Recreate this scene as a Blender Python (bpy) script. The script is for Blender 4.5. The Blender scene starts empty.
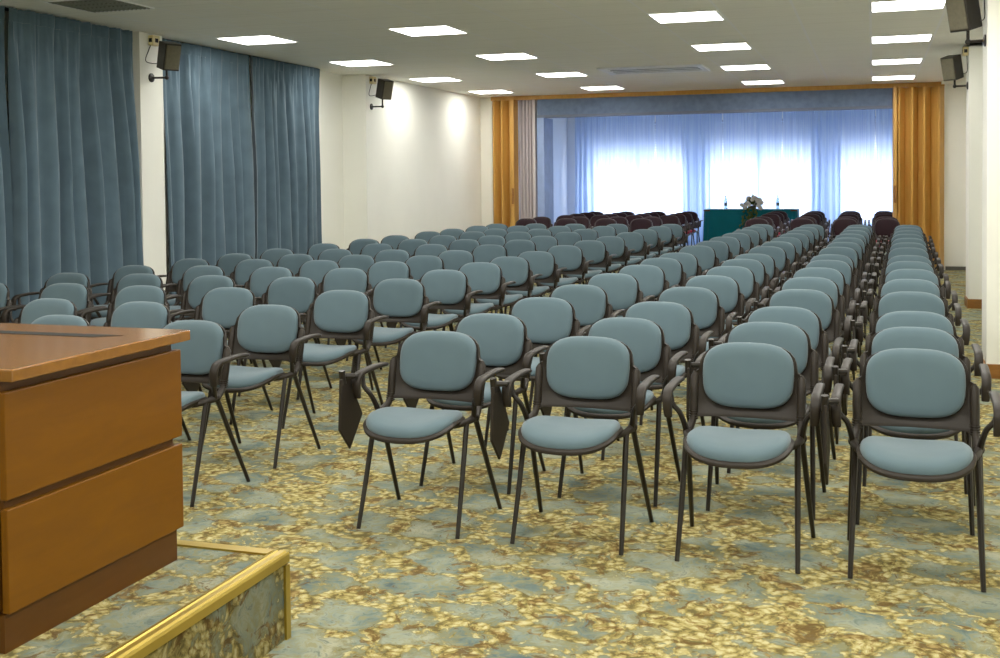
import bpy, bmesh, math, random
from mathutils import Vector, Matrix
random.seed(7)
PI = math.pi
COL = bpy.context.scene.collection
scene = bpy.context.scene

# ------------------------------------------------------------------ materials
def srgb(r, g, b):
    def f(c):
        c /= 255.0
        return c / 12.92 if c <= 0.04045 else ((c + 0.055) / 1.055) ** 2.4
    return (f(r), f(g), f(b), 1.0)

class NT:
    """small helper round a node tree"""
    def __init__(self, name):
        self.m = bpy.data.materials.new(name)
        self.m.use_nodes = True
        self.t = self.m.node_tree
        self.t.nodes.clear()
        self.out = self.n('ShaderNodeOutputMaterial')
    def n(self, kind, **kw):
        nd = self.t.nodes.new(kind)
        for k, v in kw.items():
            if k in nd.inputs:
                nd.inputs[k].default_value = v
            else:
                setattr(nd, k, v)
        return nd
    def l(self, a, b):
        self.t.links.new(a, b)
    def coords(self, scale=(1, 1, 1), rot=(0, 0, 0), kind='Object'):
        tc = self.n('ShaderNodeTexCoord')
        mp = self.n('ShaderNodeMapping')
        mp.inputs['Scale'].default_value = scale
        mp.inputs['Rotation'].default_value = rot
        self.l(tc.outputs[kind], mp.inputs['Vector'])
        return mp.outputs['Vector']
    def noise(self, vec, scale, detail=3.0, rough=0.5, dist=0.0):
        nd = self.n('ShaderNodeTexNoise')
        nd.inputs['Scale'].default_value = scale
        nd.inputs['Detail'].default_value = detail
        nd.inputs['Roughness'].default_value = rough
        nd.inputs['Distortion'].default_value = dist
        self.l(vec, nd.inputs['Vector'])
        return nd
    def ramp(self, fac, stops, interp='LINEAR'):
        r = self.n('ShaderNodeValToRGB')
        r.color_ramp.interpolation = interp
        e = r.color_ramp.elements
        while len(e) > 1:
            e.remove(e[-1])
        e[0].position, e[0].color = stops[0]
        for p, c in stops[1:]:
            k = e.new(p)
            k.color = c
        self.l(fac, r.inputs['Fac'])
        return r.outputs['Color']
    def mix(self, fac, a, b, blend='MIX'):
        x = self.n('ShaderNodeMix', data_type='RGBA', blend_type=blend)
        for v, s in ((fac, x.inputs[0]), (a, x.inputs[6]), (b, x.inputs[7])):
            if isinstance(v, (int, float)):
                s.default_value = v
            elif isinstance(v, tuple):
                s.default_value = v
            else:
                self.l(v, s)
        return x.outputs[2]
    def math(self, op, a, b=0.0):
        x = self.n('ShaderNodeMath', operation=op)
        for v, s in ((a, x.inputs[0]), (b, x.inputs[1])):
            if isinstance(v, (int, float)):
                s.default_value = v
            else:
                self.l(v, s)
        return x.outputs[0]
    def bsdf(self, color, rough=0.6, spec=0.3, metal=0.0, bump=None, bstr=0.2, bdist=0.01):
        b = self.n('ShaderNodeBsdfPrincipled')
        if isinstance(color, tuple):
            b.inputs['Base Color'].default_value = color
        else:
            self.l(color, b.inputs['Base Color'])
        b.inputs['Roughness'].default_value = rough
        b.inputs['Specular IOR Level'].default_value = spec
        b.inputs['Metallic'].default_value = metal
        if bump is not None:
            bm = self.n('ShaderNodeBump')
            bm.inputs['Strength'].default_value = bstr
            bm.inputs['Distance'].default_value = bdist
            self.l(bump, bm.inputs['Height'])
            self.l(bm.outputs[0], b.inputs['Normal'])
        self.l(b.outputs[0], self.out.inputs['Surface'])
        return b

def mat_simple(name, c, rough=0.6, spec=0.3, metal=0.0, var=0.08, scale=6.0, bstr=0.0, bscale=200.0):
    t = NT(name)
    v = t.coords()
    nz = t.noise(v, scale, 3)
    lo = tuple(x * (1 - var) for x in c[:3]) + (1,)
    hi = tuple(min(1, x * (1 + var)) for x in c[:3]) + (1,)
    col = t.ramp(nz.outputs['Fac'], [(0.3, lo), (0.7, hi)])
    bump = t.noise(v, bscale, 2).outputs['Fac'] if bstr else None
    t.bsdf(col, rough, spec, metal, bump, bstr, 0.002)
    return t.m

def mat_fabric(name, c, weave=900.0, var=0.05):
    t = NT(name)
    v = t.coords()
    nz = t.noise(v, 5, 2)
    fine = t.noise(v, weave, 2)
    lo = tuple(x * (1 - var) for x in c[:3]) + (1,)
    hi = tuple(min(1, x * (1 + var)) for x in c[:3]) + (1,)
    col = t.ramp(nz.outputs['Fac'], [(0.3, lo), (0.7, hi)])
    b = t.bsdf(col, 0.92, 0.15, 0.0, fine.outputs['Fac'], 0.15, 0.001)
    b.inputs['Sheen Weight'].default_value = 0.25
    b.inputs['Sheen Roughness'].default_value = 0.5
    return t.m

def mat_carpet(name, wall=False, k=1.0, dark=1.0):
    t = NT(name)
    tc = t.n('ShaderNodeTexCoord')
    src = tc.outputs['Object']
    if wall:                              # the riser: run the pattern along y and z
        sp = t.n('ShaderNodeSeparateXYZ')
        t.l(src, sp.inputs[0])
        cb = t.n('ShaderNodeCombineXYZ')
        t.l(sp.outputs['Y'], cb.inputs['X'])
        t.l(sp.outputs['Z'], cb.inputs['Y'])
        src = cb.outputs[0]
    mp = t.n('ShaderNodeMapping')
    mp.inputs['Scale'].default_value = (k, k, k)
    mp.inputs['Rotation'].default_value = (0, 0, 0.28)
    t.l(src, mp.inputs['Vector'])
    v0 = mp.outputs['Vector']
    # warp
    wn = t.noise(v0, 5.0, 3, 0.55)
    wv = t.n('ShaderNodeVectorMath', operation='SUBTRACT')
    t.l(wn.outputs['Color'], wv.inputs[0])
    wv.inputs[1].default_value = (0.5, 0.5, 0.5)
    ws = t.n('ShaderNodeVectorMath', operation='SCALE')
    t.l(wv.outputs[0], ws.inputs[0])
    ws.inputs['Scale'].default_value = 0.22
    wa = t.n('ShaderNodeVectorMath', operation='ADD')
    t.l(v0, wa.inputs[0])
    t.l(ws.outputs[0], wa.inputs[1])
    v = wa.outputs[0]
    # oval lattice of blue-grey pools, gold blossom between
    ml = t.n('ShaderNodeMapping')
    ml.inputs['Scale'].default_value = (2.9, 4.3, 0.0)
    t.l(v, ml.inputs['Vector'])
    vo = t.n('ShaderNodeTexVoronoi', feature='DISTANCE_TO_EDGE')
    vo.inputs['Scale'].default_value = 1.0
    vo.inputs['Randomness'].default_value = 0.7
    t.l(ml.outputs[0], vo.inputs['Vector'])
    edge = vo.outputs['Distance']
    w2 = t.n('ShaderNodeVectorMath', operation='SCALE')
    t.l(wv.outputs[0], w2.inputs[0])
    w2.inputs['Scale'].default_value = 0.13
    a2 = t.n('ShaderNodeVectorMath', operation='ADD')
    t.l(v0, a2.inputs[0]); t.l(w2.outputs[0], a2.inputs[1])
    v2 = a2.outputs[0]
    leaf = t.n('ShaderNodeTexVoronoi', feature='F1')
    leaf.inputs['Scale'].default_value = 30.0
    t.l(v2, leaf.inputs['Vector'])
    curl = t.noise(v2, 9.0, 5, 0.66, 0.6)
    fine2 = t.noise(v2, 48.0, 5, 0.7, 1.2)
    pool = t.ramp(t.noise(v, 4.2, 3, 0.55, 0.5).outputs['Fac'],
                  [(0.30, srgb(82, 102, 104)), (0.42, srgb(120, 136, 126)), (0.55, srgb(156, 164, 142)), (0.70, srgb(182, 182, 152))])
    wisp = t.noise(v2, 14.0, 5, 0.7, 1.5)
    pool = t.mix(t.ramp(wisp.outputs['Fac'], [(0.48, (0, 0, 0, 1)), (0.60, (0.75, 0.75, 0.75, 1))]), pool, srgb(150, 146, 100))
    pool = t.mix(t.ramp(wisp.outputs['Fac'], [(0.36, (0.7, 0.7, 0.7, 1)), (0.46, (0, 0, 0, 1))]), pool, srgb(98, 112, 100))
    gm = t.math('ADD', edge, t.math('MULTIPLY', t.math('SUBTRACT', curl.outputs['Fac'], 0.5), 0.80))
    gm = t.math('ADD', gm, t.math('MULTIPLY', t.math('SUBTRACT', leaf.outputs['Distance'], 0.45), 0.07))
    gm = t.math('ADD', gm, t.math('MULTIPLY', t.math('SUBTRACT', fine2.outputs['Fac'], 0.5), 0.16))
    gmask = t.ramp(gm, [(0.072, (1, 1, 1, 1)), (0.102, (0, 0, 0, 1))])
    halo = t.ramp(gm, [(0.10, (0.85, 0.85, 0.85, 1)), (0.20, (0, 0, 0, 1))])
    lf = t.math('ADD', leaf.outputs['Distance'], t.math('MULTIPLY', t.math('SUBTRACT', fine2.outputs['Fac'], 0.5), 1.3))
    gold = t.ramp(lf, [(0.15, srgb(216, 206, 150)), (0.38, srgb(192, 177, 110)), (0.58, srgb(158, 142, 80)), (0.80, srgb(108, 98, 56))])
    col = t.mix(halo, pool, srgb(132, 130, 92))
    col = t.mix(gmask, col, gold)
    br = t.noise(v2, 8.0, 5, 0.72, 1.0)
    bmask = t.ramp(t.math('SUBTRACT', br.outputs['Fac'], t.math('MULTIPLY', edge, 0.30)), [(0.525, (0, 0, 0, 1)), (0.565, (0.85, 0.85, 0.85, 1))])
    brown = t.ramp(lf, [(0.2, srgb(162, 134, 74)), (0.6, srgb(104, 79, 38))])
    col = t.mix(bmask, col, brown)
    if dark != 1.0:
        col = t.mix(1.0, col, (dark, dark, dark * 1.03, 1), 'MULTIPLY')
    fine = t.noise(v0, 420.0, 2, 0.6)
    b = t.bsdf(col, 0.95, 0.1, 0.0, fine.outputs['Fac'], 0.35, 0.004)
    return t.m

def mat_wood(name, lo, hi, rough=0.35, spec=0.4, scale=(1.5, 14, 14), var=0.5, coat=0.0):
    t = NT(name)
    v = t.coords(scale)
    nz = t.noise(v, 2.2, 5, 0.6, 0.7)
    fine = t.noise(t.coords(tuple(s * 5 for s in scale)), 5.0, 3, 0.6)
    col = t.ramp(nz.outputs['Fac'], [(0.25, lo), (0.75, hi)])
    col = t.mix(t.math('MULTIPLY', fine.outputs['Fac'], 0.25), col, lo)
    b = t.bsdf(col, rough, spec)
    b.inputs['Coat Weight'].default_value = coat
    b.inputs['Coat Roughness'].default_value = 0.12
    return t.m

def mat_plaster(name, c):
    t = NT(name)
    v = t.coords()
    nz = t.noise(v, 1.3, 3)
    lo = tuple(x * 0.95 for x in c[:3]) + (1,)
    col = t.ramp(nz.outputs['Fac'], [(0.3, lo), (0.7, c)])
    t.bsdf(col, 0.85, 0.15, 0.0, t.noise(v, 90, 3).outputs['Fac'], 0.08, 0.003)
    return t.m

TILE = 0.6425
def mat_ceiling(name, x0, y0):
    t = NT(name)
    tc = t.n('ShaderNodeTexCoord')
    sp = t.n('ShaderNodeSeparateXYZ')
    t.l(tc.outputs['Object'], sp.inputs[0])
    fx = t.math('FRACT', t.math('DIVIDE', t.math('SUBTRACT', sp.outputs['X'], x0 - 100 * TILE), TILE))
    fy = t.math('FRACT', t.math('DIVIDE', t.math('SUBTRACT', sp.outputs['Y'], y0 - 100 * TILE), TILE))
    dx = t.math('SUBTRACT', 0.5, t.math('ABSOLUTE', t.math('SUBTRACT', fx, 0.5)))
    dy = t.math('SUBTRACT', 0.5, t.math('ABSOLUTE', t.math('SUBTRACT', fy, 0.5)))
    lx = t.ramp(dx, [(0.014, (1, 1, 1, 1)), (0.022, (0, 0, 0, 1))])
    ly = t.ramp(dy, [(0.008, (1, 1, 1, 1)), (0.014, (0, 0, 0, 1))])
    streak = t.noise(t.coords((1.2, 34, 1)), 1.0, 4, 0.6)
    col = t.ramp(streak.outputs['Fac'], [(0.3, srgb(238, 236, 225)), (0.7, srgb(249, 247, 237))])
    col = t.mix(t.math('MULTIPLY', ly, 0.35), col, srgb(205, 202, 188))
    col = t.mix(t.math('MULTIPLY', lx, 0.6), col, srgb(244, 244, 246))
    t.bsdf(col, 0.8, 0.2, 0.0, t.noise(t.coords((3, 60, 1)), 3.0, 3).outputs['Fac'], 0.08, 0.004)
    return t.m

def mat_emit(name, c, strength):
    t = NT(name)
    e = t.n('ShaderNodeEmission')
    nz = t.noise(t.coords(), 3.0, 2)
    t.l(t.ramp(nz.outputs['Fac'], [(0.3, tuple(x * 0.97 for x in c[:3]) + (1,)), (0.7, c)]), e.inputs['Color'])
    e.inputs['Strength'].default_value = strength
    t.l(e.outputs[0], t.out.inputs['Surface'])
    return t.m

def mat_sheer(name):
    t = NT(name)
    v = t.coords((40, 40, 0.3))
    nz = t.noise(v, 1.0, 3)
    col = t.ramp(nz.outputs['Fac'], [(0.3, srgb(178, 202, 244)), (0.7, srgb(216, 232, 253))])
    tr = t.n('ShaderNodeBsdfTranslucent')
    t.l(col, tr.inputs['Color'])
    df = t.n('ShaderNodeBsdfDiffuse')
    t.l(col, df.inputs['Color'])
    tp = t.n('ShaderNodeBsdfTransparent')
    m1 = t.n('ShaderNodeMixShader'); m1.inputs[0].default_value = 0.3
    t.l(tr.outputs[0], m1.inputs[1]); t.l(df.outputs[0], m1.inputs[2])
    m2 = t.n('ShaderNodeMixShader'); m2.inputs[0].default_value = 0.16
    t.l(m1.outputs[0], m2.inputs[1]); t.l(tp.outputs[0], m2.inputs[2])
    t.l(m2.outputs[0], t.out.inputs['Surface'])
    return t.m

def mat_glass(name, c=(1, 1, 1, 1), refl=0.06):
    t = NT(name)
    tp = t.n('ShaderNodeBsdfTransparent'); tp.inputs['Color'].default_value = c
    gl = t.n('ShaderNodeBsdfGlossy'); gl.inputs['Roughness'].default_value = 0.03
    mx = t.n('ShaderNodeMixShader'); mx.inputs[0].default_value = refl
    t.l(tp.outputs[0], mx.inputs[1]); t.l(gl.outputs[0], mx.inputs[2])
    t.l(mx.outputs[0], t.out.inputs['Surface'])
    return t.m

M = {}
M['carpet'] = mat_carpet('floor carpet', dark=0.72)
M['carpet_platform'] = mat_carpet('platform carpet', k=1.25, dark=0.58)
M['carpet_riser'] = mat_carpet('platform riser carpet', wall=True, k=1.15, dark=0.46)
M['pad'] = mat_fabric('blue grey upholstery', srgb(84, 104, 113))
M['shell'] = mat_simple('brown black plastic', srgb(36, 30, 24), 0.5, 0.24, bstr=0.1, bscale=300)
M['tube'] = mat_simple('black brown steel tube', srgb(30, 25, 20), 0.42, 0.3)
M['pad_dark'] = mat_fabric('dark plum upholstery', srgb(38, 23, 29))
M['pad_red'] = mat_fabric('red upholstery', srgb(168, 34, 58))
M['shell_dark'] = mat_simple('dark plastic', srgb(48, 38, 40), 0.4, 0.45)
M['wall'] = mat_plaster('cream plaster', srgb(243, 243, 233))
M['wall_cool'] = mat_plaster('pale plaster', srgb(240, 241, 246))
M['ceiling'] = mat_ceiling('ceiling tiles', -6.448, 10.93)
M['lamp'] = mat_emit('lit diffuser', (1.0, 0.975, 0.90, 1), 19.0)
M['white_metal'] = mat_simple('white painted metal', srgb(242, 242, 240), 0.45, 0.4)
M['grey_metal'] = mat_simple('grey metal louvre', srgb(84, 86, 78), 0.6, 0.4)
M['louvre'] = mat_simple('dull louvre blades', srgb(118, 120, 108), 0.6, 0.3)
M['black_gap'] = mat_simple('dark slot', srgb(30, 30, 30), 0.7, 0.2)
M['curtain'] = mat_fabric('teal blue drape', srgb(86, 107, 121), 500.0, 0.10)
M['sheer'] = mat_sheer('white sheer')
M['glass'] = mat_glass('window glass', (0.97, 0.98, 1, 1))
M['shutter'] = mat_simple('roller shutter slats', srgb(150, 160, 185), 0.6, 0.3)
M['desk'] = mat_wood('cherry desk panel', srgb(98, 58, 0), srgb(112, 68, 0), 0.42, 0.22, (8, 1.6, 8), coat=0.04)
M['desk_dark'] = mat_wood('desk plinth wood', srgb(74, 42, 4), srgb(88, 51, 8), 0.45, 0.3, (8, 1.6, 8))
M['desk_top'] = mat_wood('polished desk top', srgb(116, 74, 20), srgb(140, 92, 30), 0.22, 0.5, (1.2, 9, 9), coat=0.5)
M['inlay'] = mat_simple('black leather inlay', srgb(40, 42, 42), 0.85, 0.1)
M['brass'] = mat_simple('brass trim', srgb(172, 146, 60), 0.36, 0.5, 0.75)
M['ochre_wood'] = mat_wood('ochre folding door', srgb(182, 132, 56), srgb(208, 160, 82), 0.5, 0.35, (10, 10, 0.6))
M['mauve'] = mat_wood('mauve grey folding door', srgb(178, 168, 172), srgb(194, 186, 188), 0.6, 0.25, (10, 10, 0.6))
M['pelmet'] = mat_simple('blue grey pelmet cloth', srgb(104, 121, 150), 0.9, 0.1, 0, 0.16, 8)
M['pelmet_rail'] = mat_simple('slate rail', srgb(104, 112, 132), 0.6, 0.3)
M['blue_frame'] = mat_simple('pale blue frame', srgb(146, 168, 214), 0.6, 0.3)
M['base_wood'] = mat_wood('skirting wood', srgb(122, 78, 30), srgb(150, 100, 42), 0.5, 0.3, (2, 2, 20))
M['base_grey'] = mat_simple('grey skirting', srgb(92, 90, 84), 0.6)
M['spk'] = mat_simple('black speaker cabinet', srgb(32, 28, 22), 0.5, 0.4)
M['spk_grille'] = mat_simple('speaker grille', srgb(98, 93, 76), 0.7, 0.3, 0, 0.1, 40, 0.5, 700)
M['ivory'] = mat_simple('ivory plastic', srgb(222, 206, 150), 0.5, 0.3)
M['teal'] = mat_fabric('teal table cloth', srgb(12, 104, 112), 500)
M['leaf'] = mat_simple('green leaves', srgb(84, 96, 40), 0.7, 0.2, 0, 0.3, 20)
M['petal'] = mat_simple('cream petals', srgb(226, 214, 190), 0.7, 0.2, 0, 0.1, 20)
M['bottle'] = mat_glass('bottle plastic', (0.5, 0.6, 0.66, 1), 0.15)
M['label'] = mat_simple('bottle label', srgb(60, 74, 86), 0.6)
M['cap'] = mat_simple('bottle cap', srgb(70, 84, 104), 0.5)

# ------------------------------------------------------------------ mesh helpers
def bx(bm, c, s, rz=0.0):
    """axis box: centre c, full size s"""
    m = Matrix.Translation(c) @ Matrix.Rotation(rz, 4, 'Z') @ Matrix.Diagonal((s[0], s[1], s[2], 1))
    r = bmesh.ops.create_cube(bm, size=1.0, matrix=m)
    return r['verts']

def bb(bm, x0, x1, y0, y1, z0, z1):
    return bx(bm, ((x0 + x1) / 2, (y0 + y1) / 2, (z0 + z1) / 2), (x1 - x0, y1 - y0, z1 - z0))

def bevel(bm, w, seg=2):
    bmesh.ops.bevel(bm, geom=[e for e in bm.edges], offset=w, segments=seg, affect='EDGES', profile=0.5)

def smooth_path(pts, n=4):
    pts = [Vector(p) for p in pts]
    if len(pts) < 3:
        return pts
    out = []
    for i in range(len(pts) - 1):
        p0 = pts[max(i - 1, 0)]; p1 = pts[i]; p2 = pts[i + 1]; p3 = pts[min(i + 2, len(pts) - 1)]
        for k in range(n):
            t = k / n
            out.append(0.5 * ((2 * p1) + (p2 - p0) * t + (2 * p0 - 5 * p1 + 4 * p2 - p3) * t * t + (3 * p1 - p0 - 3 * p2 + p3) * t ** 3))
    out.append(pts[-1])
    return out

def sweep(bm, pts, radii, n=8, up=Vector((0, 0, 1)), smooth=0, power=2.0, side=None):
    """tube along pts; radii: one number, (a, b) or a list of them; superellipse section"""
    P = smooth_path(pts, smooth) if smooth else [Vector(p) for p in pts]
    if not isinstance(radii, list):
        radii = [radii]
    R = []
    for i in range(len(P)):
        f = i / (len(P) - 1) * (len(radii) - 1)
        a = int(min(f, len(radii) - 1)); b = min(a + 1, len(radii) - 1); t = f - a
        ra = radii[a] if isinstance(radii[a], tuple) else (radii[a], radii[a])
        rb = radii[b] if isinstance(radii[b], tuple) else (radii[b], radii[b])
        R.append((ra[0] * (1 - t) + rb[0] * t, ra[1] * (1 - t) + rb[1] * t))
    rings = []
    for i, p in enumerate(P):
        d = (P[min(i + 1, len(P) - 1)] - P[max(i - 1, 0)]).normalized()
        s = d.cross(up) if side is None else side.copy()
        if s.length < 1e-4:
            s = d.cross(Vector((0, 1, 0)))
        s.normalize()
        u = s.cross(d).normalized()
        ring = []
        for k in range(n):
            a = 2 * PI * k / n
            ca, sa = math.cos(a), math.sin(a)
            ca = math.copysign(abs(ca) ** (2 / power), ca); sa = math.copysign(abs(sa) ** (2 / power), sa)
            ring.append(bm.verts.new(p + s * (R[i][0] * ca) + u * (R[i][1] * sa)))
        rings.append(ring)
    for i in range(len(rings) - 1):
        for k in range(n):
            bm.faces.new((rings[i][k], rings[i][(k + 1) % n], rings[i + 1][(k + 1) % n], rings[i + 1][k]))
    bm.faces.new(list(reversed(rings[0]))); bm.faces.new(rings[-1])

def prism(bm, poly, axis, a, b):
    """extrude polygon along axis: poly are the two remaining coords in order"""
    def v(p, t):
        if axis == 'x': return (t, p[0], p[1])
        if axis == 'y': return (p[0], t, p[1])
        return (p[0], p[1], t)
    A = [bm.verts.new(v(p, a)) for p in poly]
    B = [bm.verts.new(v(p, b)) for p in poly]
    n = len(poly)
    bm.faces.new(A); bm.faces.new(list(reversed(B)))
    for i in range(n):
        bm.faces.new((A[i], B[i], B[(i + 1) % n], A[(i + 1) % n]))

def lathe(bm, prof, n=12, c=(0, 0, 0)):
    rings = [[bm.verts.new((c[0] + r * math.cos(2 * PI * k / n), c[1] + r * math.sin(2 * PI * k / n), c[2] + z)) for k in range(n)] for r, z in prof]
    for i in range(len(rings) - 1):
        for k in range(n):
            bm.faces.new((rings[i][k], rings[i][(k + 1) % n], rings[i + 1][(k + 1) % n], rings[i + 1][k]))
    bm.faces.new(list(reversed(rings[0]))); bm.faces.new(rings[-1])

def obj(name, bm, mat, parent=None, smooth=False, ang=40):
    bmesh.ops.recalc_face_normals(bm, faces=bm.faces[:])
    me = bpy.data.meshes.new(name)
    bm.to_mesh(me); bm.free()
    if smooth:
        for p in me.polygons:
            p.use_smooth = True
        try:
            me.set_sharp_from_angle(angle=math.radians(ang))
        except Exception:
            pass
    me.materials.append(mat)
    o = bpy.data.objects.new(name, me)
    COL.objects.link(o)
    o.parent = parent
    return o

def tag(o, label=None, cat=None, group=None, kind=None):
    if label: o['label'] = label
    if cat: o['category'] = cat
    if group: o['group'] = group
    if kind: o['kind'] = kind
    return o

def thing(name, label, cat, loc=(0, 0, 0), rz=0.0, group=None):
    o = bpy.data.objects.new(name, None)
    o.empty_display_size = 0.1
    COL.objects.link(o)
    o.location = loc
    o.rotation_euler = (0, 0, rz)
    return tag(o, label, cat, group)

def struct(name, bm, mat, parent=None, label=None, smooth=False):
    o = obj(name, bm, mat, parent, smooth)
    if parent is None:
        o['kind'] = 'structure'
    if label: o['label'] = label
    return o

def B():
    return bmesh.new()

def dup(root):
    r = root.copy(); COL.objects.link(r)
    for ch in list(root.children):
        c = ch.copy(); COL.objects.link(c); c.parent = r
        for g in list(ch.children):
            d = g.copy(); COL.objects.link(d); d.parent = c
    return r

ORD = ['first', 'second', 'third', 'fourth', 'fifth', 'sixth', 'seventh', 'eighth', 'ninth', 'tenth', 'eleventh',
       'twelfth', 'thirteenth', 'fourteenth', 'last']

# ------------------------------------------------------------------ dimensions
CZ = 3.0            # ceiling
PY = 19.5           # plane of the folding partition
WX = -7.1           # left (curtained) wall
WY = 25.5           # window wall of the room beyond

# ------------------------------------------------------------------ shell of the rooms
bm = B(); bb(bm, -7.4, 3.2, -3.2, WY + 0.3, -0.1, 0.0)
struct('floor', bm, M['carpet'])
bm = B(); bb(bm, -7.4, 3.2, -3.2, WY + 0.3, CZ, CZ + 0.1)
struct('ceiling', bm, M['ceiling'])
bm = B(); bb(bm, WX - 0.15, WX, -3.2, 14.6, 0, CZ)
struct('wall_left', bm, M['wall'])
bm = B(); bb(bm, WX - 0.15, -6.74, 14.6, PY, 0, CZ)
struct('wall_left_front', bm, M['wall'])
bm = B(); bb(bm, WX, -6.86, 9.6, 9.98, 0, CZ)
struct('wall_left_pilaster', bm, M['wall'])
bm = B(); bb(bm, WX - 0.15, -6.52, PY, PY + 0.15, 0, CZ)
struct('wall_back_left', bm, M['wall'])
bm = B(); bb(bm, 1.08, 3.0, PY, PY + 0.15, 0, CZ)
struct('wall_back_right', bm, M['wall'])
bm = B(); bb(bm, 1.55, 1.7, -3.2, PY, 0, CZ)
struct('wall_right', bm, M['wall'])
bm = B(); bb(bm, 0.80, 1.55, 9.12, 9.50, 0, CZ)
struct('wall_right_pilaster', bm, M['wall'])
bm = B(); bb(bm, 1.03, 1.55, 13.9, 14.3, 0, CZ)
struct('wall_right_pilaster_rear', bm, M['wall'])
bm = B(); bb(bm, 1.03, 1.55, 13.9, PY, CZ - 0.04, CZ - 0.001)
struct('trim_3', bm, M['wall'])
bm = B(); bb(bm, -7.4, 3.2, -3.3, -3.2, 0, CZ)
struct('wall_front', bm, M['wall'])
# skirtings
bm = B(); bb(bm, 0.785, 1.56, 9.10, 9.12, 0, 0.105); bb(bm, 0.785, 0.80, 9.12, 9.5, 0, 0.105)
struct('baseboard_right', bm, M['base_wood'])
bm = B(); bb(bm, 1.015, 1.56, 13.88, 13.9, 0, 0.105); bb(bm, 1.015, 1.03, 13.9, 14.3, 0, 0.105)
struct('baseboard_right_rear', bm, M['base_wood'])
bm = B(); bb(bm, 1.10, 1.55, PY - 0.02, PY, 0, 0.06)
struct('baseboard_back', bm, M['base_grey'])

# header over the partition opening
bm = B(); bb(bm, -6.52, 1.08, PY - 0.06, PY + 0.15, CZ - 0.07, CZ); struct('trim_1', bm, M['ochre_wood'])
pel = thing('pelmet', 'long blue-grey cloth pelmet panel hung above the partition opening', 'pelmet', (0, PY, 2.65))
bm = B(); bb(bm, -5.67, 0.30, 0.0, 0.14, 0.0, CZ - 0.07 - 2.65); obj('cloth_panel', bm, M['pelmet'], pel)
bm = B(); bb(bm, -5.67, 0.30, -0.02, 0.16, -0.045, 0.0); obj('bottom_rail', bm, M['pelmet_rail'], pel)
bm = B(); bb(bm, -5.68, -5.55, PY + 0.0, PY + 0.60, 0, 2.605)
struct('trim_2', bm, M['blue_frame'])

# the room beyond
bm = B(); bb(bm, -6.85, -6.7, PY + 0.15, WY, 0, CZ); struct('wall_left_rear', bm, M['wall_cool'])
bm = B(); bb(bm, 2.6, 2.75, PY + 0.15, WY, 0, CZ); struct('wall_right_rear', bm, M['wall_cool'])
# window wall with three openings
wins = [(-6.15, -3.98), (-3.50, -1.22), (-0.72, 1.55)]
WZ0, WZ1 = 0.45, 2.85
bm = B()
xs = [-6.9] + [v for w in wins for v in w] + [2.75]
for i in range(0, len(xs), 2):
    bb(bm, xs[i], xs[i + 1], WY, WY + 0.2, 0, CZ)
for a, b_ in wins:
    bb(bm, a, b_, WY, WY + 0.2, 0, WZ0); bb(bm, a, b_, WY, WY + 0.2, WZ1, CZ)
struct('wall_back', bm, M['wall_cool'])
for i, (a, b_) in enumerate(wins):
    mid = (a + b_) / 2
    bm = B()
    for x0, x1 in ((a, a + 0.06), (mid - 0.05, mid + 0.05), (b_ - 0.06, b_)):
        bb(bm, x0, x1, WY + 0.05, WY + 0.12, WZ0, WZ1)
    bb(bm, a, b_, WY + 0.05, WY + 0.12, WZ0, WZ0 + 0.06); bb(bm, a, b_, WY + 0.05, WY + 0.12, WZ1 - 0.06, WZ1)
    w = struct('window_%d' % (i + 1), bm, M['white_metal'])
    bm = B(); bb(bm, a + 0.06, b_ - 0.06, WY + 0.08, WY + 0.085, WZ0 + 0.06, WZ1 - 0.06)
    obj('window_pane', bm, M['glass'], w)
    bm = B()
    z = WZ1
    bot = (1.72, 1.70, 1.68)[i]
    while z > bot:
        f_ = (WZ1 - z) / (WZ1 - bot)
        bb(bm, a + 0.01, b_ - 0.01, WY + 0.15, WY + 0.165, z - 0.058 * (0.95 - 0.55 * max(0, f_ - 0.35) / 0.65), z)
        z -= 0.058
    obj('roller_shutter', bm, M['shutter'], w)

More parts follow.
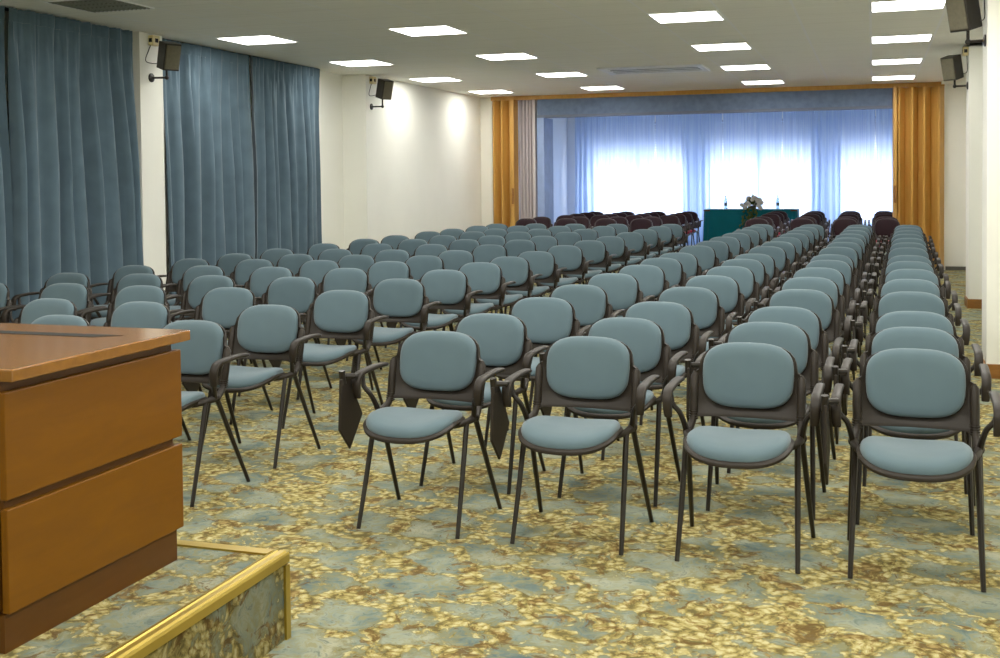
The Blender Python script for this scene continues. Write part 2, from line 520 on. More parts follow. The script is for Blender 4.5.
# ------------------------------------------------------------------ drapes
def drape(name, y0, y1, x, z0, z1, label, folds, seed, mat, flare=0.0, amp=0.055, cat='curtain', group=None, axis='y', head=True):
    rnd = random.Random(seed)
    L = y1 - y0
    nu = max(40, int(folds * 12)); nv = 26
    ph = [rnd.uniform(0, 2 * PI) for _ in range(6)]
    def wave(u, v):
        # v 0 top .. 1 bottom ; u 0..1
        k = folds * 2 * PI
        warp = 0.35 * math.sin(2 * PI * u * 2.3 + ph[0]) + 0.2 * math.sin(2 * PI * u * 5.1 + ph[1])
        a = amp * (0.25 + 0.75 * min(1, v * 2.2)) * (0.75 + 0.35 * math.sin(2 * PI * u * 3.7 + ph[2]))
        w = math.sin(k * u + warp * 2.4)
        w = math.copysign(abs(w) ** 0.75, w)
        fine = 0.35 * amp * max(0, 1 - v * 5) * math.sin(k * 3.0 * u + ph[3])
        return a * w + fine + 0.012 * math.sin(2 * PI * (u * 1.3 + v * 0.7) + ph[4])
    t = thing(name, label, cat, (0, 0, 0), 0, group)
    c = (x, (y0 + y1) / 2, z0) if axis == 'y' else ((y0 + y1) / 2, x, z0)
    t.location = c
    def grid(za, zb, n, off=0.0):
        bm = B()
        rows = []
        for j in range(n + 1):
            z = za + (zb - za) * j / n
            v = (z1 - z) / (z1 - z0)
            row = []
            for i in range(nu + 1):
                u = i / nu
                s = y0 + L * u + flare * v * u + 0.012 * math.sin(9 * v + 20 * u + ph[5]) * v
                d = wave(u, v) + off
                p = (x + d, s, z) if axis == 'y' else (s, x + d, z)
                row.append(bm.verts.new((p[0] - c[0], p[1] - c[1], p[2] - c[2])))
            rows.append(row)
        for j in range(n):
            for i in range(nu):
                bm.faces.new((rows[j][i], rows[j][i + 1], rows[j + 1][i + 1], rows[j + 1][i]))
        return bm
    if head:
        obj('pleated_cloth', grid(z1 - 0.11, z0, nv), mat, t, True, 80)
        obj('heading_tape', grid(z1, z1 - 0.11, 3, 0.004), mat, t, True, 80)
    else:
        obj('pleated_cloth', grid(z1, z0, nv), mat, t, True, 80)
    return t

CT = 2.984
drape('curtain', 5.2, 7.74, -6.86, 0.03, CT, 'blue floor-length curtain at the left picture edge, nearest the platform', 12, 1, M['curtain'], 0.05, 0.085)
drape('curtain', 7.82, 9.46, -6.86, 0.03, CT, 'blue floor-length curtain to the left of the speaker on the white pilaster', 8.5, 2, M['curtain'], 0.20, 0.095)
drape('curtain', 10.04, 11.74, -6.93, 0.03, CT, 'blue floor-length curtain just right of the first left wall speaker', 8.5, 3, M['curtain'], 0.02, 0.095)
drape('curtain', 11.78, 13.50, -6.93, 0.03, CT, 'blue floor-length curtain furthest down the left wall, beside bare wall', 9, 4, M['curtain'], 0.05, 0.09)
for y0, y1, lb in ((5.2, 9.55, 'dark curtain rail above the two nearer blue curtains'), (10.0, 13.6, 'dark curtain rail above the two further blue curtains')):
    bm = B(); bb(bm, -7.02, -6.95, y0, y1, CT + 0.003, CZ - 0.001)
    tag(obj('curtain_rail', bm, M['black_gap']), lb, 'curtain rail')
sx = [-6.45, -4.60, -3.12, -1.85, 0.05, 2.3]
sl = ['sheer white curtain at the far left of the window wall',
      'sheer white curtain, second from the left on the window wall',
      'sheer white curtain behind the left half of the teal table',
      'sheer white curtain behind the right half of the teal table',
      'sheer white curtain at the far right, beside the ochre folding door']
for i in range(5):
    drape('sheer_curtain', sx[i] + 0.01, sx[i + 1] - 0.01, WY - 0.30, 0.04, 2.93, sl[i], (sx[i + 1] - sx[i]) * 7.5, 20 + i, M['sheer'], 0.0, 0.04, 'sheer curtain', None, 'x', False)

# ------------------------------------------------------------------ accordion doors
def accordion(name, x0, x1, y, folds, depth, mat, label, handle=None):
    t = thing(name, label, 'folding door', ((x0 + x1) / 2, y, 0))
    cx = (x0 + x1) / 2
    bm = B()
    n = folds * 2
    pts = []
    rnd = random.Random(folds)
    for i in range(n + 1):
        x = x0 + (x1 - x0) * (i + (rnd.uniform(-0.18, 0.18) if 0 < i < n else 0)) / n - cx
        yy = (-depth if i % 2 else depth)
        pts.append((x, yy))
    th = 0.012
    for i in range(n):
        a, b_ = Vector(pts[i]), Vector(pts[i + 1])
        d = (b_ - a).normalized(); nn = Vector((-d.y, d.x)) * th
        prism(bm, [tuple(a - nn), tuple(b_ - nn), tuple(b_ + nn), tuple(a + nn)], 'z', 0.01, CZ - 0.075)
    obj('folded_leaves', bm, mat, t)
    bm = B()
    bb(bm, (x0 if handle == 'l' else x1 - 0.05) - cx, (x0 + 0.05 if handle == 'l' else x1) - cx, -depth - 0.035, depth + 0.0, 0.01, CZ - 0.072)
    obj('lead_post', bm, mat, t)
    if handle:
        bm = B(); hx = (x0 + 0.025 if handle == 'l' else x1 - 0.025) - cx
        bb(bm, hx - 0.018, hx + 0.018, -depth - 0.05, -depth - 0.034, 1.08, 1.36); bevel(bm, 0.004, 1)
        obj('handle', bm, M['base_wood'], t)
    return t
accordion('folding_door', 0.31, 1.07, PY - 0.10, 4, 0.11, M['ochre_wood'], 'ochre wooden accordion door stacked at the right of the opening', 'l')
accordion('folding_door', -6.50, -6.04, PY - 0.10, 3, 0.10, M['ochre_wood'], 'ochre wooden accordion door stacked at the left beside white wall', 'r')
accordion('folding_door', -6.02, -5.70, PY + 0.02, 5, 0.035, M['mauve'], 'mauve-grey pleated accordion door between ochre door and blue frame', None)

# ------------------------------------------------------------------ ceiling fittings
X0, Y0, P, LW = -6.448, 10.93, 4 * TILE * 0.996, 0.6266
def light_fixture(cx, cy, mat, label, lit=True):
    t = thing('ceiling_light', label, 'ceiling light', (cx, cy, CZ - 0.004), 0, 'square ceiling lights')
    h = LW / 2
    bm = B()
    for a in (-1, 1):
        bx(bm, (a * (h - 0.008), 0, 0.0), (0.016, LW, 0.008))
        bx(bm, (0, a * (h - 0.008), 0.0), (LW - 0.032, 0.016, 0.008))
    obj('frame', bm, M['white_metal'], t)
    bm = B(); bx(bm, (0, 0, 0.001), (LW - 0.033, LW - 0.033, 0.005))
    obj('diffuser', bm, mat, t)
    if not lit:
        bm = B()
        for k in range(14):
            bx(bm, (-h + 0.04 + k * (LW - 0.08) / 13, 0, -0.004), (0.012, LW - 0.04, 0.006))
        for k in range(4):
            bx(bm, (0, -h + 0.09 + k * (LW - 0.18) / 3, -0.004), (LW - 0.04, 0.008, 0.005))
        obj('louvre', bm, M['louvre'], t)
    return t
cl = ['leftmost column', 'second column from the left', 'third column from the left', 'rightmost column']
rl = ['nearest row', 'second row', 'third row', 'furthest row']
for i, off in enumerate((0, 3, 7, 10)):
    for j in range(4):
        x = X0 + off * TILE + LW / 2; y = Y0 + j * P - LW / 2
        light_fixture(x, y, M['lamp'], 'lit square ceiling light in the %s, %s' % (rl[j], cl[i]))
light_fixture(X0 + LW / 2, Y0 - P - LW / 2, M['grey_metal'], 'unlit grey louvred ceiling light above the nearest blue curtains', False)
# slot vent
v = thing('ceiling_vent', 'long white slot air vent in the ceiling before the partition', 'air vent', (-2.83, 15.45, CZ - 0.012))
bm = B()
for a in (-1, 1):
    bx(bm, (0, a * 0.40, 0), (1.40, 0.08, 0.02)); bx(bm, (a * 0.66, 0, 0), (0.08, 0.70, 0.02))
obj('frame', bm, M['white_metal'], v)
bm = B(); bx(bm, (0, 0, 0.006), (1.2, 0.7, 0.006)); obj('backing', bm, M['black_gap'], v)
for k in range(3):
    bm = B(); bx(bm, (0, -0.20 + k * 0.20, -0.002), (1.24, 0.05, 0.008)); obj('slat', bm, M['white_metal'], v)

# ------------------------------------------------------------------ wall speakers
def speaker(label, body, mount, w, d, h, rz, tilt, side):
    """body: centre of the box; mount: point on the wall; side +1 wall lies to +x"""
    t = thing('wall_speaker', label, 'speaker', mount, 0, 'black wall speakers')
    rel = Vector(body) - Vector(mount)
    R = Matrix.Rotation(rz, 4, 'Z') @ Matrix.Rotation(tilt, 4, 'X')
    T = Matrix.Translation(rel) @ R
    bm = B(); bx(bm, (0, 0, 0), (w, d, h)); bevel(bm, 0.008, 2); bm.transform(T)
    c = obj('cabinet', bm, M['spk'], t)
    bm = B(); bx(bm, (0, -d / 2 - 0.006, 0), (w * 0.86, 0.014, h * 0.88)); bevel(bm, 0.004, 1); bm.transform(T)
    obj('grille', bm, M['spk_grille'], c)
    bot = T @ Vector((0, 0.02, -h / 2))
    elbow = Vector((bot.x, bot.y, 0.0))
    bm = B()
    lathe(bm, [(0.045, 0), (0.045, 0.012), (0.02, 0.02)], 14)
    bm.transform(Matrix.Rotation(-side * PI / 2, 4, 'Y'))
    sweep(bm, [(0, 0, 0), (elbow.x, elbow.y, 0)], 0.011, 8)
    bmesh.ops.create_uvsphere(bm, u_segments=10, v_segments=8, radius=0.022, matrix=Matrix.Translation(elbow))
    sweep(bm, [tuple(elbow), tuple(bot)], 0.012, 8)
    obj('bracket', bm, M['tube'], t, True)
    back = T @ Vector((0, d / 2, h * 0.1))
    bm = B()
    s = side
    sweep(bm, [tuple(back), (back.x * 0.5 + s * 0.0, back.y + 0.05, back.z - 0.10), (-s * 0.02, -0.10, 0.15), (-s * 0.015, -0.05, 0.27), (-s * 0.015, 0.02, CZ - mount[2] - 0.07)], 0.0045, 6, smooth=5)
    obj('cable', bm, M['tube'], t, True)
    return t
speaker('small black wall speaker on the left pilaster between two blue curtains', (-6.66, 9.80, 2.77), (-6.86, 9.78, 2.56), 0.17, 0.16, 0.27, 1.05, 0.27, -1)
speaker('small black wall speaker on the white left wall beyond the curtains', (-6.53, 14.78, 2.80), (-6.74, 14.78, 2.56), 0.17, 0.16, 0.27, 1.05, 0.27, -1)
speaker('black wall speaker cut by the top picture edge, on nearest right pilaster', (0.645, 9.25, 2.74), (0.80, 9.25, 2.51), 0.17, 0.17, 0.29, -0.65, 0.26, 1)
speaker('small black wall speaker on the rear right pilaster near ochre door', (0.86, 14.05, 2.74), (1.03, 14.05, 2.53), 0.17, 0.16, 0.27, -0.60, 0.26, 1)
for lb, p in (('small ivory cable box at the ceiling above the nearer left speaker', (-6.83, 9.80, CZ - 0.07)),
              ('small ivory cable box at the ceiling above the further left speaker', (-6.71, 14.78, CZ - 0.07)),
              ('small ivory cable box at the ceiling above the rear right speaker', (1.0, 14.05, CZ - 0.08))):
    t = thing('cable_box', lb, 'junction box', p)
    bm = B(); bx(bm, (0, 0, 0), (0.06, 0.12, 0.10)); bevel(bm, 0.006, 1); obj('case', bm, M['ivory'], t)
    bm = B(); bx(bm, (0.0, -0.061, 0), (0.035, 0.004, 0.04)); bx(bm, (0.031 if p[0] < 0 else -0.031, 0, 0), (0.004, 0.05, 0.04)); obj('cover', bm, M['black_gap'], t)

# ------------------------------------------------------------------ platform and desk
pf = thing('stage_platform', 'low carpeted platform with ribbed brass edging under the wooden desk', 'platform', (-1.83, 3.31, 0))
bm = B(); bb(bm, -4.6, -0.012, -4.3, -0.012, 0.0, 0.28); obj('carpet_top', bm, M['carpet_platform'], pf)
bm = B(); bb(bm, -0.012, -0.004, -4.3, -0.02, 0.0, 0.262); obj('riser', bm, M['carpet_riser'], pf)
bm = B()                                                      # ribbed nosing along the right edge
prof = [(-0.055, 0.281), (-0.055, 0.285), (-0.040, 0.288), (-0.034, 0.284), (-0.028, 0.289), (-0.010, 0.289), (-0.004, 0.284), (0.002, 0.287), (0.006, 0.280), (0.006, 0.254), (-0.004, 0.254), (-0.010, 0.281)]
A = [bm.verts.new((p[0], -4.3, p[1])) for p in prof]; Bv = [bm.verts.new((p[0], 0.0, p[1])) for p in prof]
for i in range(len(prof)):
    k = (i + 1) % len(prof); bm.faces.new((A[i], A[k], Bv[k], Bv[i]))
bm.faces.new(A); bm.faces.new(list(reversed(Bv)))
obj('brass_nosing', bm, M['brass'], pf)
bm = B(); bb(bm, -4.6, -0.055, -0.04, 0.004, 0.27, 0.287); obj('brass_strip', bm, M['brass'], pf)
bm = B(); bb(bm, -0.006, 0.005, -0.024, 0.004, 0.0, 0.246); bb(bm, -0.022, -0.005, -0.004, 0.005, 0.0, 0.27); obj('brass_corner', bm, M['brass'], pf)

dk = thing('desk', 'polished cherry-wood speaker desk standing on the platform, bottom left', 'desk', (-2.13, 2.38, 0.28))
DL, DD = 2.2, 0.79                 # runs left out of frame
bm = B(); bb(bm, -DL, -0.016, 0.0, DD - 0.018, 0.0, 0.10); obj('plinth', bm, M['desk_dark'], dk)
bm = B(); bb(bm, -DL, -0.022, 0.012, DD - 0.022, 0.10, 0.712); obj('carcass', bm, M['desk_dark'], dk)
for z0, z1 in ((0.105, 0.378), (0.402, 0.684)):
    bm = B(); bb(bm, -0.022, 0.0, 0.0, DD, z0, z1); bevel(bm, 0.003, 2); obj('side_panel', bm, M['desk'], dk)
    bm = B(); bb(bm, -DL, -0.03, DD - 0.022, DD - 0.002, z0, z1); bevel(bm, 0.003, 2); obj('front_panel', bm, M['desk'], dk)
    bm = B(); bb(bm, -DL, -0.03, -0.008, 0.012, z0, z1); bevel(bm, 0.003, 2); obj('rear_panel', bm, M['desk_dark'], dk)
bm = B(); bb(bm, -DL - 0.02, 0.026, 0.0, DD + 0.018, 0.712, 0.746); bevel(bm, 0.004, 2); tp = obj('desk_top', bm, M['desk_top'], dk)
bm = B(); prism(bm, [(-1.9, 0.575), (-0.17, 0.575), (-0.10, 0.628), (-1.9, 0.628)], 'z', 0.7455, 0.7475); obj('inlay_strip', bm, M['inlay'], tp)

# ------------------------------------------------------------------ conference chair
def superell(a, n):
    ca, sa = math.cos(a), math.sin(a)
    return math.copysign(abs(ca) ** (2 / n), ca), math.copysign(abs(sa) ** (2 / n), sa)

def back_y(x, z):
    """mid surface of the back: reclined, gently curved round the sitter"""
    return -0.012 + (z - 0.50) / 0.31 * 0.072 - 0.75 * x * x

def back_pad():
    bm = B(); n = 40
    prof = [(0.0, 0.040), (0.35, 0.039), (0.65, 0.037), (0.85, 0.032), (0.94, 0.024), (0.985, 0.014), (1.0, 0.002), (0.99, -0.008)]
    cz, hz, hw = 0.682, 0.132, 0.186
    rings = []
    for r, d in prof[1:]:
        ring = []
        for k in range(n):
            c, s = superell(2 * PI * k / n, 3.1)
            x, z = hw * r * c * (1.0 + 0.02 * s), cz + hz * r * s
            ring.append(bm.verts.new((x, back_y(x, z) - d, z)))
        rings.append(ring)
    c0 = bm.verts.new((0, back_y(0, cz) - prof[0][1], cz))
    for k in range(n):
        bm.faces.new((c0, rings[0][k], rings[0][(k + 1) % n]))
    for i in range(len(rings) - 1):
        for k in range(n):
            bm.faces.new((rings[i][k], rings[i + 1][k], rings[i + 1][(k + 1) % n], rings[i][(k + 1) % n]))
    return bm

def back_shell():
    bm = B()
    zs = [0.513, 0.518, 0.528, 0.545, 0.58, 0.62, 0.65, 0.675, 0.688, 0.696, 0.702, 0.72, 0.74, 0.76, 0.78, 0.795, 0.803, 0.807, 0.809]
    def hw(z):
        t = max(0.0, min(1.0, (z - 0.69) / 0.119))
        top = 0.199 * (1 - t ** 3.2) ** (1 / 3.2) if t < 1 else 0.03
        if z <= 0.690:
            w = 0.224
            if z < 0.53: w = 0.224 - 0.02 * ((0.53 - z) / 0.017) ** 2
            return w
        if z <= 0.702:
            return 0.224 - (z - 0.690) / 0.012 * 0.022
        return max(top, 0.03)
    nx = 14
    F, K = [], []
    for z in zs:
        w = hw(z)
        fr, bk = [], []
        for i in range(nx + 1):
            u = -1 + 2 * i / nx
            x = w * u
            y = back_y(x, z)
            rim = -0.010 if (abs(u) > 0.90 and z < 0.76) or z < 0.54 else 0.004
            fr.append(bm.verts.new((x, y + rim, z)))
            bk.append(bm.verts.new((x, y + 0.024 * (1 - 0.4 * u ** 4), z)))
        F.append(fr); K.append(bk)
    for j in range(len(zs) - 1):
        for i in range(nx):
            bm.faces.new((F[j][i], F[j][i + 1], F[j + 1][i + 1], F[j + 1][i]))
            bm.faces.new((K[j][i], K[j + 1][i], K[j + 1][i + 1], K[j][i + 1]))
        bm.faces.new((F[j][0], F[j + 1][0], K[j + 1][0], K[j][0]))
        bm.faces.new((F[j][nx], K[j][nx], K[j + 1][nx], F[j + 1][nx]))
    for i in range(nx):
        bm.faces.new((F[0][i], K[0][i], K[0][i + 1], F[0][i + 1]))
        bm.faces.new((F[-1][i], F[-1][i + 1], K[-1][i + 1], K[-1][i]))
    for s in (-1, 1):
        # rounded side column and lower arm with bellows, reaching the seat rail
        def cy(z): return back_y(0.215, z) + 0.002
        sweep(bm, [(s * 0.216, cy(0.692), 0.694), (s * 0.217, cy(0.676), 0.676), (s * 0.218, cy(0.6), 0.60), (s * 0.217, cy(0.535), 0.535)],
              [(0.006, 0.008), (0.017, 0.020), (0.018, 0.021), (0.017, 0.019)], 10, up=Vector((0, 1, 0)))
        sweep(bm, [(s * 0.217, cy(0.55), 0.55), (s * 0.217, cy(0.515) - 0.004, 0.515), (s * 0.220, cy(0.49) - 0.022, 0.488), (s * 0.226, -0.122, 0.468)],
              [(0.018, 0.019), (0.015, 0.016), (0.015, 0.017), (0.019, 0.020)], 10, up=Vector((0, 1, 0)), smooth=3)
        for k in range(4):
            z = 0.535 - k * 0.010
            m = Matrix.Translation((s * 0.217, cy(z) - 0.001, z))
            bmesh.ops.create_cone(bm, cap_ends=True, segments=12, radius1=0.0205, radius2=0.0205, depth=0.005, matrix=m)
    return bm

def seat_h(x, y, hw):
    """top of the cushion"""
    u = x / hw
    t = max(0.0, (-0.30 - y) / 0.14)          # toward the front edge
    return 0.483 + 0.032 * u * u * (1 - 0.5 * t) - 0.016 * t * t + 0.03 * max(0, y + 0.12)

SCY, SHY, SHW = -0.250, 0.192, 0.197
def seat_ring(r, n, grow=0.0, pw=2.7):
    out = []
    for k in range(n):
        c, s = superell(2 * PI * k / n, pw)
        wf = 1.0 - 0.06 * s                    # slightly wider to the front
        out.append(((SHW + grow) * r * c * wf, SCY + (SHY + grow) * r * s))
    return out

def seat_pad():
    bm = B(); n = 40
    prof = [(0.3, 0.0), (0.6, 0.0), (0.82, -0.002), (0.93, -0.009), (0.985, -0.020), (1.0, -0.034), (0.985, -0.042)]
    rings = []
    for r, d in prof:
        rings.append([bm.verts.new((x, y, seat_h(x, y, SHW) + d)) for x, y in seat_ring(r, n)])
    c0 = bm.verts.new((0, SCY, seat_h(0, SCY, SHW)))
    for k in range(n):
        bm.faces.new((c0, rings[0][k], rings[0][(k + 1) % n]))
    for i in range(len(rings) - 1):
        for k in range(n):
            bm.faces.new((rings[i][k], rings[i + 1][k], rings[i + 1][(k + 1) % n], rings[i][(k + 1) % n]))
    return bm

def seat_shell():
    bm = B(); n = 40
    prof = [(0.96, 0.0, -0.036), (1.0, 0.004, -0.038), (1.0, 0.012, -0.046), (1.0, 0.010, -0.058), (0.93, 0.0, -0.066), (0.6, 0.0, -0.070), (0.3, 0.0, -0.070)]
    rings = []
    for r, g, d in prof:
        rings.append([bm.verts.new((x, y, seat_h(x, y, SHW) + d)) for x, y in seat_ring(r, n, g)])
    for i in range(len(rings) - 1):
        for k in range(n):
            bm.faces.new((rings[i][k], rings[i + 1][k], rings[i + 1][(k + 1) % n], rings[i][(k + 1) % n]))
    bm.faces.new(rings[-1])
    for s in (-1, 1):                          # side rails meeting the back and the legs
        sweep(bm, [(s * 0.188, -0.275, 0.455), (s * 0.206, -0.235, 0.458), (s * 0.220, -0.18, 0.462), (s * 0.226, -0.125, 0.466)],
              [(0.010, 0.011), (0.012, 0.014), (0.014, 0.016), (0.019, 0.020)], 8, smooth=3)
        bmesh.ops.create_uvsphere(bm, u_segments=12, v_segments=8, radius=0.021, matrix=Matrix.Translation((s * 0.227, -0.125, 0.466)))
    return bm

def leg(s, front):
    bm = B()
    if front:
        pts = [(s * 0.218, -0.205, 0.455), (s * 0.2245, -0.287, 0.20), (s * 0.230, -0.357, 0.0)]
    else:
        pts = [(s * 0.227, -0.125, 0.466), (s * 0.241, 0.0, 0.22), (s * 0.2535, 0.115, 0.0)]
    sweep(bm, pts, [(0.0125, 0.0135), (0.0115, 0.0120), (0.0095, 0.0100)], 8, up=Vector((0, 1, 0)))
    return bm

AX = 0.288
def arm_pad(s):
    bm = B()
    pts = [(s * AX, 0.060, 0.646), (s * AX, 0.045, 0.651), (s * AX, -0.05, 0.655), (s * AX, -0.15, 0.652), (s * AX, -0.215, 0.645),
           (s * AX, -0.242, 0.618), (s * (AX - 0.002), -0.246, 0.580), (s * (AX - 0.004), -0.240, 0.545)]
    sweep(bm, pts, [(0.015, 0.006), (0.018, 0.010), (0.019, 0.011), (0.019, 0.011), (0.020, 0.012), (0.020, 0.014), (0.019, 0.013), (0.016, 0.008)],
          12, smooth=3, power=3.4, side=Vector((1, 0, 0)))
    return bm

def arm_bracket(s):
    bm = B()
    sweep(bm, [(s * 0.228, -0.140, 0.462), (s * 0.236, -0.160, 0.508), (s * 0.250, -0.185, 0.555), (s * 0.278, -0.190, 0.590), (s * AX, -0.180, 0.640)],
          [(0.013, 0.013), (0.011, 0.012), (0.011, 0.012)], 8, up=Vector((0, 1, 0)), smooth=3)
    return bm

TX = -0.320
def tablet():
    bm = B()
    poly = [(-0.335, 0.640), (-0.255, 0.640), (-0.130, 0.452), (-0.255, 0.318), (-0.352, 0.420)]
    prism(bm, poly, 'x', TX - 0.006, TX + 0.006); bevel(bm, 0.003, 1)
    return bm
def tablet_hinge():
    bm = B()
    sweep(bm, [(TX - 0.012, -0.30, 0.650), (-AX + 0.004, -0.275, 0.648), (-AX, -0.20, 0.640)], [(0.013, 0.013), (0.013, 0.013), (0.010, 0.010)], 8)
    sweep(bm, [(TX - 0.004, -0.31, 0.675), (TX - 0.004, -0.30, 0.615)], 0.015, 8)
    return bm

def make_chair(pm, sm, shm, tm, with_tablet, label, cat='chair', name='conference_chair'):
    t = thing(name, label, cat)
    obj('seat_cushion', seat_pad(), sm, t, True, 60)
    obj('seat_shell', seat_shell(), shm, t, True, 50)
    obj('back_cushion', back_pad(), pm, t, True, 60)
    obj('back_shell', back_shell(), shm, t, True, 50)
    for s in (-1, 1):
        obj('leg', leg(s, True), tm, t, True)
        obj('leg', leg(s, False), tm, t, True)
        a = obj('armrest', arm_pad(s), shm, t, True, 50)
        obj('armrest_bracket', arm_bracket(s), tm, a, True)
    if with_tablet:
        w = obj('writing_tablet', tablet(), shm, t)
        obj('hinge', tablet_hinge(), tm, w, True)
    return t

DELTA = -0.0248
cd, sd = math.cos(DELTA), math.sin(DELTA)
def uv(u, v):
    return (u * cd - v * sd, u * sd + v * cd, 0.0)

proto_t = make_chair(M['pad'], M['pad'], M['shell'], M['tube'], True, 'x')
proto_p = make_chair(M['pad'], M['pad'], M['shell'], M['tube'], False, 'x')
used = set()
def place(proto, loc, rz, label, group):
    if proto.name not in used:
        o = proto; used.add(proto.name)
    else:
        o = dup(proto)
    o.location = loc; o.rotation_euler = (0, 0, rz)
    o['label'] = label; o['group'] = group
    return o

R_ROWS = [4.76, 5.46, 6.2, 7.15, 8.05, 8.92, 9.76, 10.48, 11.63, 12.53, 13.46, 14.4, 15.35, 16.3, 17.15]
L_ROWS = [4.82, 5.53, 6.43, 7.27, 8.10, 8.90, 9.66, 10.45, 11.43, 12.43, 13.35, 14.4, 15.3, 16.3, 17.15]
jit = random.Random(3)
rcols = [('aisle column', -1.995), ('second column from the aisle', -1.295), ('third column from the aisle', -0.610), ('column nearest the right wall', 0.040)]
for r, v0 in enumerate(R_ROWS):
    for c, (cn, u) in enumerate(rcols):
        dv = (0.11, 0.04, -0.04, -0.09)[c] if r == 2 else jit.uniform(-0.015, 0.015)
        du = jit.uniform(-0.012, 0.012) if r else 0
        rz = DELTA + (jit.uniform(-0.02, 0.02) if r else 0)
        lb = 'blue-grey conference chair, %s row of the right block, %s' % (ORD[r], cn)
        place(proto_p if (c == 2 and r == 0) else proto_t, uv(u + du, v0 + dv), rz, lb, 'blue-grey chairs of the right block')
lcols = [('aisle column', -3.355, 0), ('second column from the aisle', -4.185, 0), ('third column from the aisle', -4.855, 1),
         ('fourth column from the aisle', -5.50, 2), ('column nearest the curtains', -6.13, 2)]
for r, v0 in enumerate(L_ROWS):
    for c, (cn, u, first) in enumerate(lcols):
        if r < first: continue
        dv = jit.uniform(-0.02, 0.02); du = jit.uniform(-0.005, 0.005) if r > 1 else 0
        rz = DELTA + 0.04 + jit.uniform(-0.02, 0.02)
        lb = 'blue-grey conference chair, %s row of the left block, %s' % (ORD[r], cn)
        if c == 4: dv -= 0.05
        place(proto_t if c in (0, 1, 2) else proto_p, uv(u + du, v0 + dv - 0.012 * c), rz, lb, 'blue-grey chairs of the left block')

# dark chairs beyond
proto_d = make_chair(M['pad_dark'], M['pad_red'], M['shell_dark'], M['tube'], False, 'x')
proto_d.scale = (0.93, 1.0, 1.07)
DL_COLS = [('leftmost column', -5.36), ('second column from the left', -4.68), ('third column from the left', -4.02), ('column beside the aisle', -3.44)]
for r, y in enumerate((17.98, 18.85, 19.72, 20.5, 21.25, 21.95)):
    for c, (cn, x) in enumerate(DL_COLS):
        if r >= 2: x = (-5.22, -4.60, -3.99, -3.38)[c]
        if r < 2: x -= 0.08
        lb = 'dark plum chair with red seat, left rear group, %s row, %s' % (ORD[r], cn)
        place(proto_d, (x, y, 0), jit.uniform(-0.02, 0.02), lb, 'dark chairs of the left rear group')
DR_COLS = [('column beside the aisle', -1.72), ('second column from the aisle', -1.04), ('third column from the aisle', -0.40), ('rightmost column', 0.20)]
for r, y in enumerate((18.05, 18.9, 20.4, 21.3, 22.2)):
    for c, (cn, x) in enumerate(DR_COLS):
        lb = 'dark plum chair with red seat, right rear group, %s row, %s' % (ORD[r], cn)
        place(proto_d, (x, y, 0), jit.uniform(-0.02, 0.02), lb, 'dark chairs of the right rear group')

# ------------------------------------------------------------------ table with cloth, flowers, bottles
TY = 24.1
tb = thing('table', 'long table hidden under the teal cloth before the window', 'table', (-2.40, TY, 0))
bm = B(); bx(bm, (0, 0, 0.835), (1.88, 0.66, 0.03)); obj('table_top', bm, M['desk_dark'], tb)
for sx_ in (-1, 1):
    for sy_ in (-1, 1):
        bm = B(); bx(bm, (sx_ * 0.86, sy_ * 0.27, 0.41), (0.05, 0.05, 0.82)); obj('leg', bm, M['tube'], tb)
bm = B()
n = 72; rings = []
for j in range(9):
    z = 0.856 - j * 0.10
    ring = []
    for k in range(n):
        a = 2 * PI * k / n
        c, s = superell(a, 9)
        w = (0.012 * j * 0.25) * math.sin(a * 17 + j * 0.05)
        ring.append(bm.verts.new((0.95 * c + w * c, 0.34 * s + w * s, z if j else 0.858)))
    rings.append(ring)
for j in range(8):
    for k in range(n):
        bm.faces.new((rings[j][k], rings[j + 1][k], rings[j + 1][(k + 1) % n], rings[j][(k + 1) % n]))
bm.faces.new(rings[0])
for vtx in bm.verts: vtx.co += Vector((-2.40, TY, 0))
tc_ = obj('tablecloth', bm, M['teal'], None, True, 50)
tag(tc_, 'teal cloth draped over the long table before the window', 'tablecloth')

fl = thing('flower_arrangement', 'cream and green flower arrangement trailing over the teal table front', 'flowers', (-2.36, TY - 0.24, 0.86))
rnd = random.Random(11)
bm = B(); lathe(bm, [(0.05, 0.0), (0.08, 0.01), (0.09, 0.07), (0.085, 0.075)], 14); obj('bowl', bm, M['base_grey'], fl, True)
bm = B()
def leafblade(bm, p, d, L, w):
    d = d.normalized(); s = d.cross(Vector((0, 0, 1)))
    if s.length < 0.01: s = Vector((1, 0, 0))
    s.normalize(); p = Vector(p)
    v = [bm.verts.new(q) for q in (p, p + d * L * 0.4 + s * w, p + d * L, p + d * L * 0.4 - s * w)]
    bm.faces.new(v)
for k in range(170):
    a = rnd.uniform(0, 2 * PI); e = rnd.uniform(-0.9, 1.3)
    d = Vector((math.cos(a) * math.cos(e), math.sin(a) * math.cos(e) * 0.7, math.sin(e)))
    leafblade(bm, Vector((0, 0, 0.07)) + d * rnd.uniform(0.02, 0.12), d, rnd.uniform(0.08, 0.17), 0.024)
for k in range(90):                       # trailing part in front of the cloth
    p = Vector((rnd.gauss(-0.03, 0.09), -0.13 - rnd.uniform(0, 0.05), rnd.uniform(-0.34, 0.05)))
    leafblade(bm, p, Vector((rnd.uniform(-1, 1), -0.5, rnd.uniform(-1.4, 0.2))), rnd.uniform(0.08, 0.14), 0.024)
obj('foliage', bm, M['leaf'], fl)
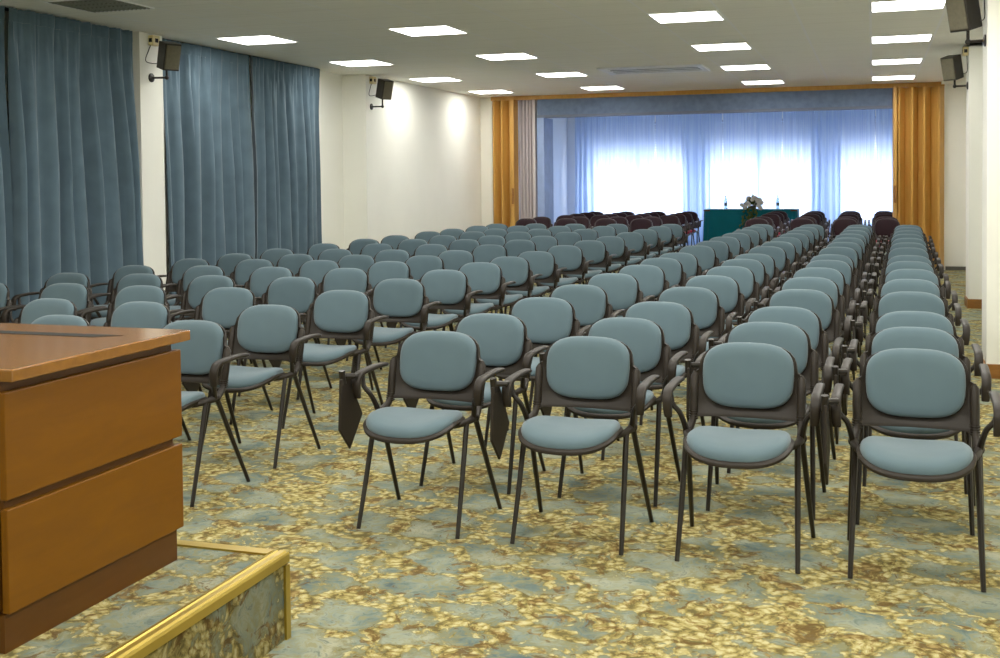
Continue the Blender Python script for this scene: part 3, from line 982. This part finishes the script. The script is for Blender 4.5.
for k in range(34):
    a = rnd.uniform(0, 2 * PI); e = rnd.uniform(-0.2, 1.35)
    d = Vector((math.cos(a) * math.cos(e), math.sin(a) * math.cos(e) * 0.7, math.sin(e)))
    p = Vector((0, -0.03, 0.06)) + Vector((d.x * 0.22, d.y * 0.2, d.z * 0.18))
    bm = B()
    for q in range(6):
        b_ = 2 * PI * q / 6
        m = Matrix.Translation(p + Vector((math.cos(b_) * 0.026, -0.006, math.sin(b_) * 0.026))) @ Matrix.Diagonal((1, 0.6, 1, 1))
        bmesh.ops.create_icosphere(bm, subdivisions=1, radius=0.023, matrix=m)
    bmesh.ops.create_icosphere(bm, subdivisions=1, radius=0.017, matrix=Matrix.Translation(p + Vector((0, -0.012, 0))))
    obj('blossom', bm, M['petal'], fl)
for lb, x in (('clear water bottle on the teal table, left of the flowers', -2.92), ('clear water bottle on the teal table, right of the flowers', -1.86)):
    b_ = thing('water_bottle', lb, 'bottle', (x, TY - 0.05, 0.859))
    bm = B(); lathe(bm, [(0.034, 0.0), (0.036, 0.01), (0.036, 0.17), (0.030, 0.20), (0.014, 0.24), (0.013, 0.262)], 14); obj('body', bm, M['bottle'], b_, True)
    bm = B(); lathe(bm, [(0.037, 0.07), (0.037, 0.13)], 14); obj('paper_label', bm, M['label'], b_, True)
    bm = B(); lathe(bm, [(0.016, 0.258), (0.016, 0.282)], 12); obj('cap', bm, M['cap'], b_, True)

# ------------------------------------------------------------------ light
def area(x, y, s, power, col=(1, 0.975, 0.90)):
    L = bpy.data.lights.new('unseen_fill_lamp', 'AREA')
    L.shape = 'SQUARE'; L.size = s; L.energy = power; L.color = col
    o = bpy.data.objects.new('unseen_fill_lamp', L); COL.objects.link(o)
    o.location = (x, y, CZ - 0.03)
    return o
for j in (-1, -2, -3, -4):                 # unseen lamps added to light the room, where the fitting grid would continue
    for off in (3, 7, 10):
        area(X0 + off * TILE + LW / 2, Y0 + j * P - LW / 2, 0.6, 40)

w = bpy.data.worlds.new('daylight'); scene.world = w
w.use_nodes = True
nt = w.node_tree; nt.nodes.clear()
o_ = nt.nodes.new('ShaderNodeOutputWorld'); bg = nt.nodes.new('ShaderNodeBackground')
tcw = nt.nodes.new('ShaderNodeTexCoord'); sep = nt.nodes.new('ShaderNodeSeparateXYZ'); rp = nt.nodes.new('ShaderNodeValToRGB')
nt.links.new(tcw.outputs['Generated'], sep.inputs[0]); nt.links.new(sep.outputs['Z'], rp.inputs['Fac'])
rp.color_ramp.elements[0].color = (0.80, 0.89, 1.0, 1); rp.color_ramp.elements[1].color = (0.42, 0.62, 1.0, 1)
nt.links.new(rp.outputs[0], bg.inputs['Color']); bg.inputs['Strength'].default_value = 8.5
nt.links.new(bg.outputs[0], o_.inputs['Surface'])

# ------------------------------------------------------------------ camera
F, YAW, PIT, ROLL, PPY = 1139.5, 0.3165, 0.0307, -0.0097, 215.5
fw = Vector((-math.sin(YAW) * math.cos(PIT), math.cos(YAW) * math.cos(PIT), -math.sin(PIT)))
r0 = Vector((math.cos(YAW), math.sin(YAW), 0)); u0 = r0.cross(fw)
r2 = r0 * math.cos(ROLL) + u0 * math.sin(ROLL); u2 = -r0 * math.sin(ROLL) + u0 * math.cos(ROLL)
cam = bpy.data.cameras.new('camera')
cam.sensor_fit = 'HORIZONTAL'; cam.sensor_width = 36.0
cam.lens = 36.0 * F / 1000.0
cam.shift_y = (PPY - 329.0) / 1000.0
cam.clip_start = 0.05; cam.clip_end = 200
co = bpy.data.objects.new('camera', cam); COL.objects.link(co)
mm = Matrix((r2, u2, -fw)).transposed().to_4x4()
mm.translation = (0, 0, 1.5)
co.matrix_world = mm
scene.camera = co

scene.view_settings.view_transform = 'Standard'
scene.view_settings.look = 'None'
scene.view_settings.exposure = 0.0
scene.view_settings.gamma = 1.12
scene.cycles.use_denoising = True
scene.cycles.max_bounces = 8
scene.cycles.diffuse_bounces = 5
scene.cycles.transparent_max_bounces = 12
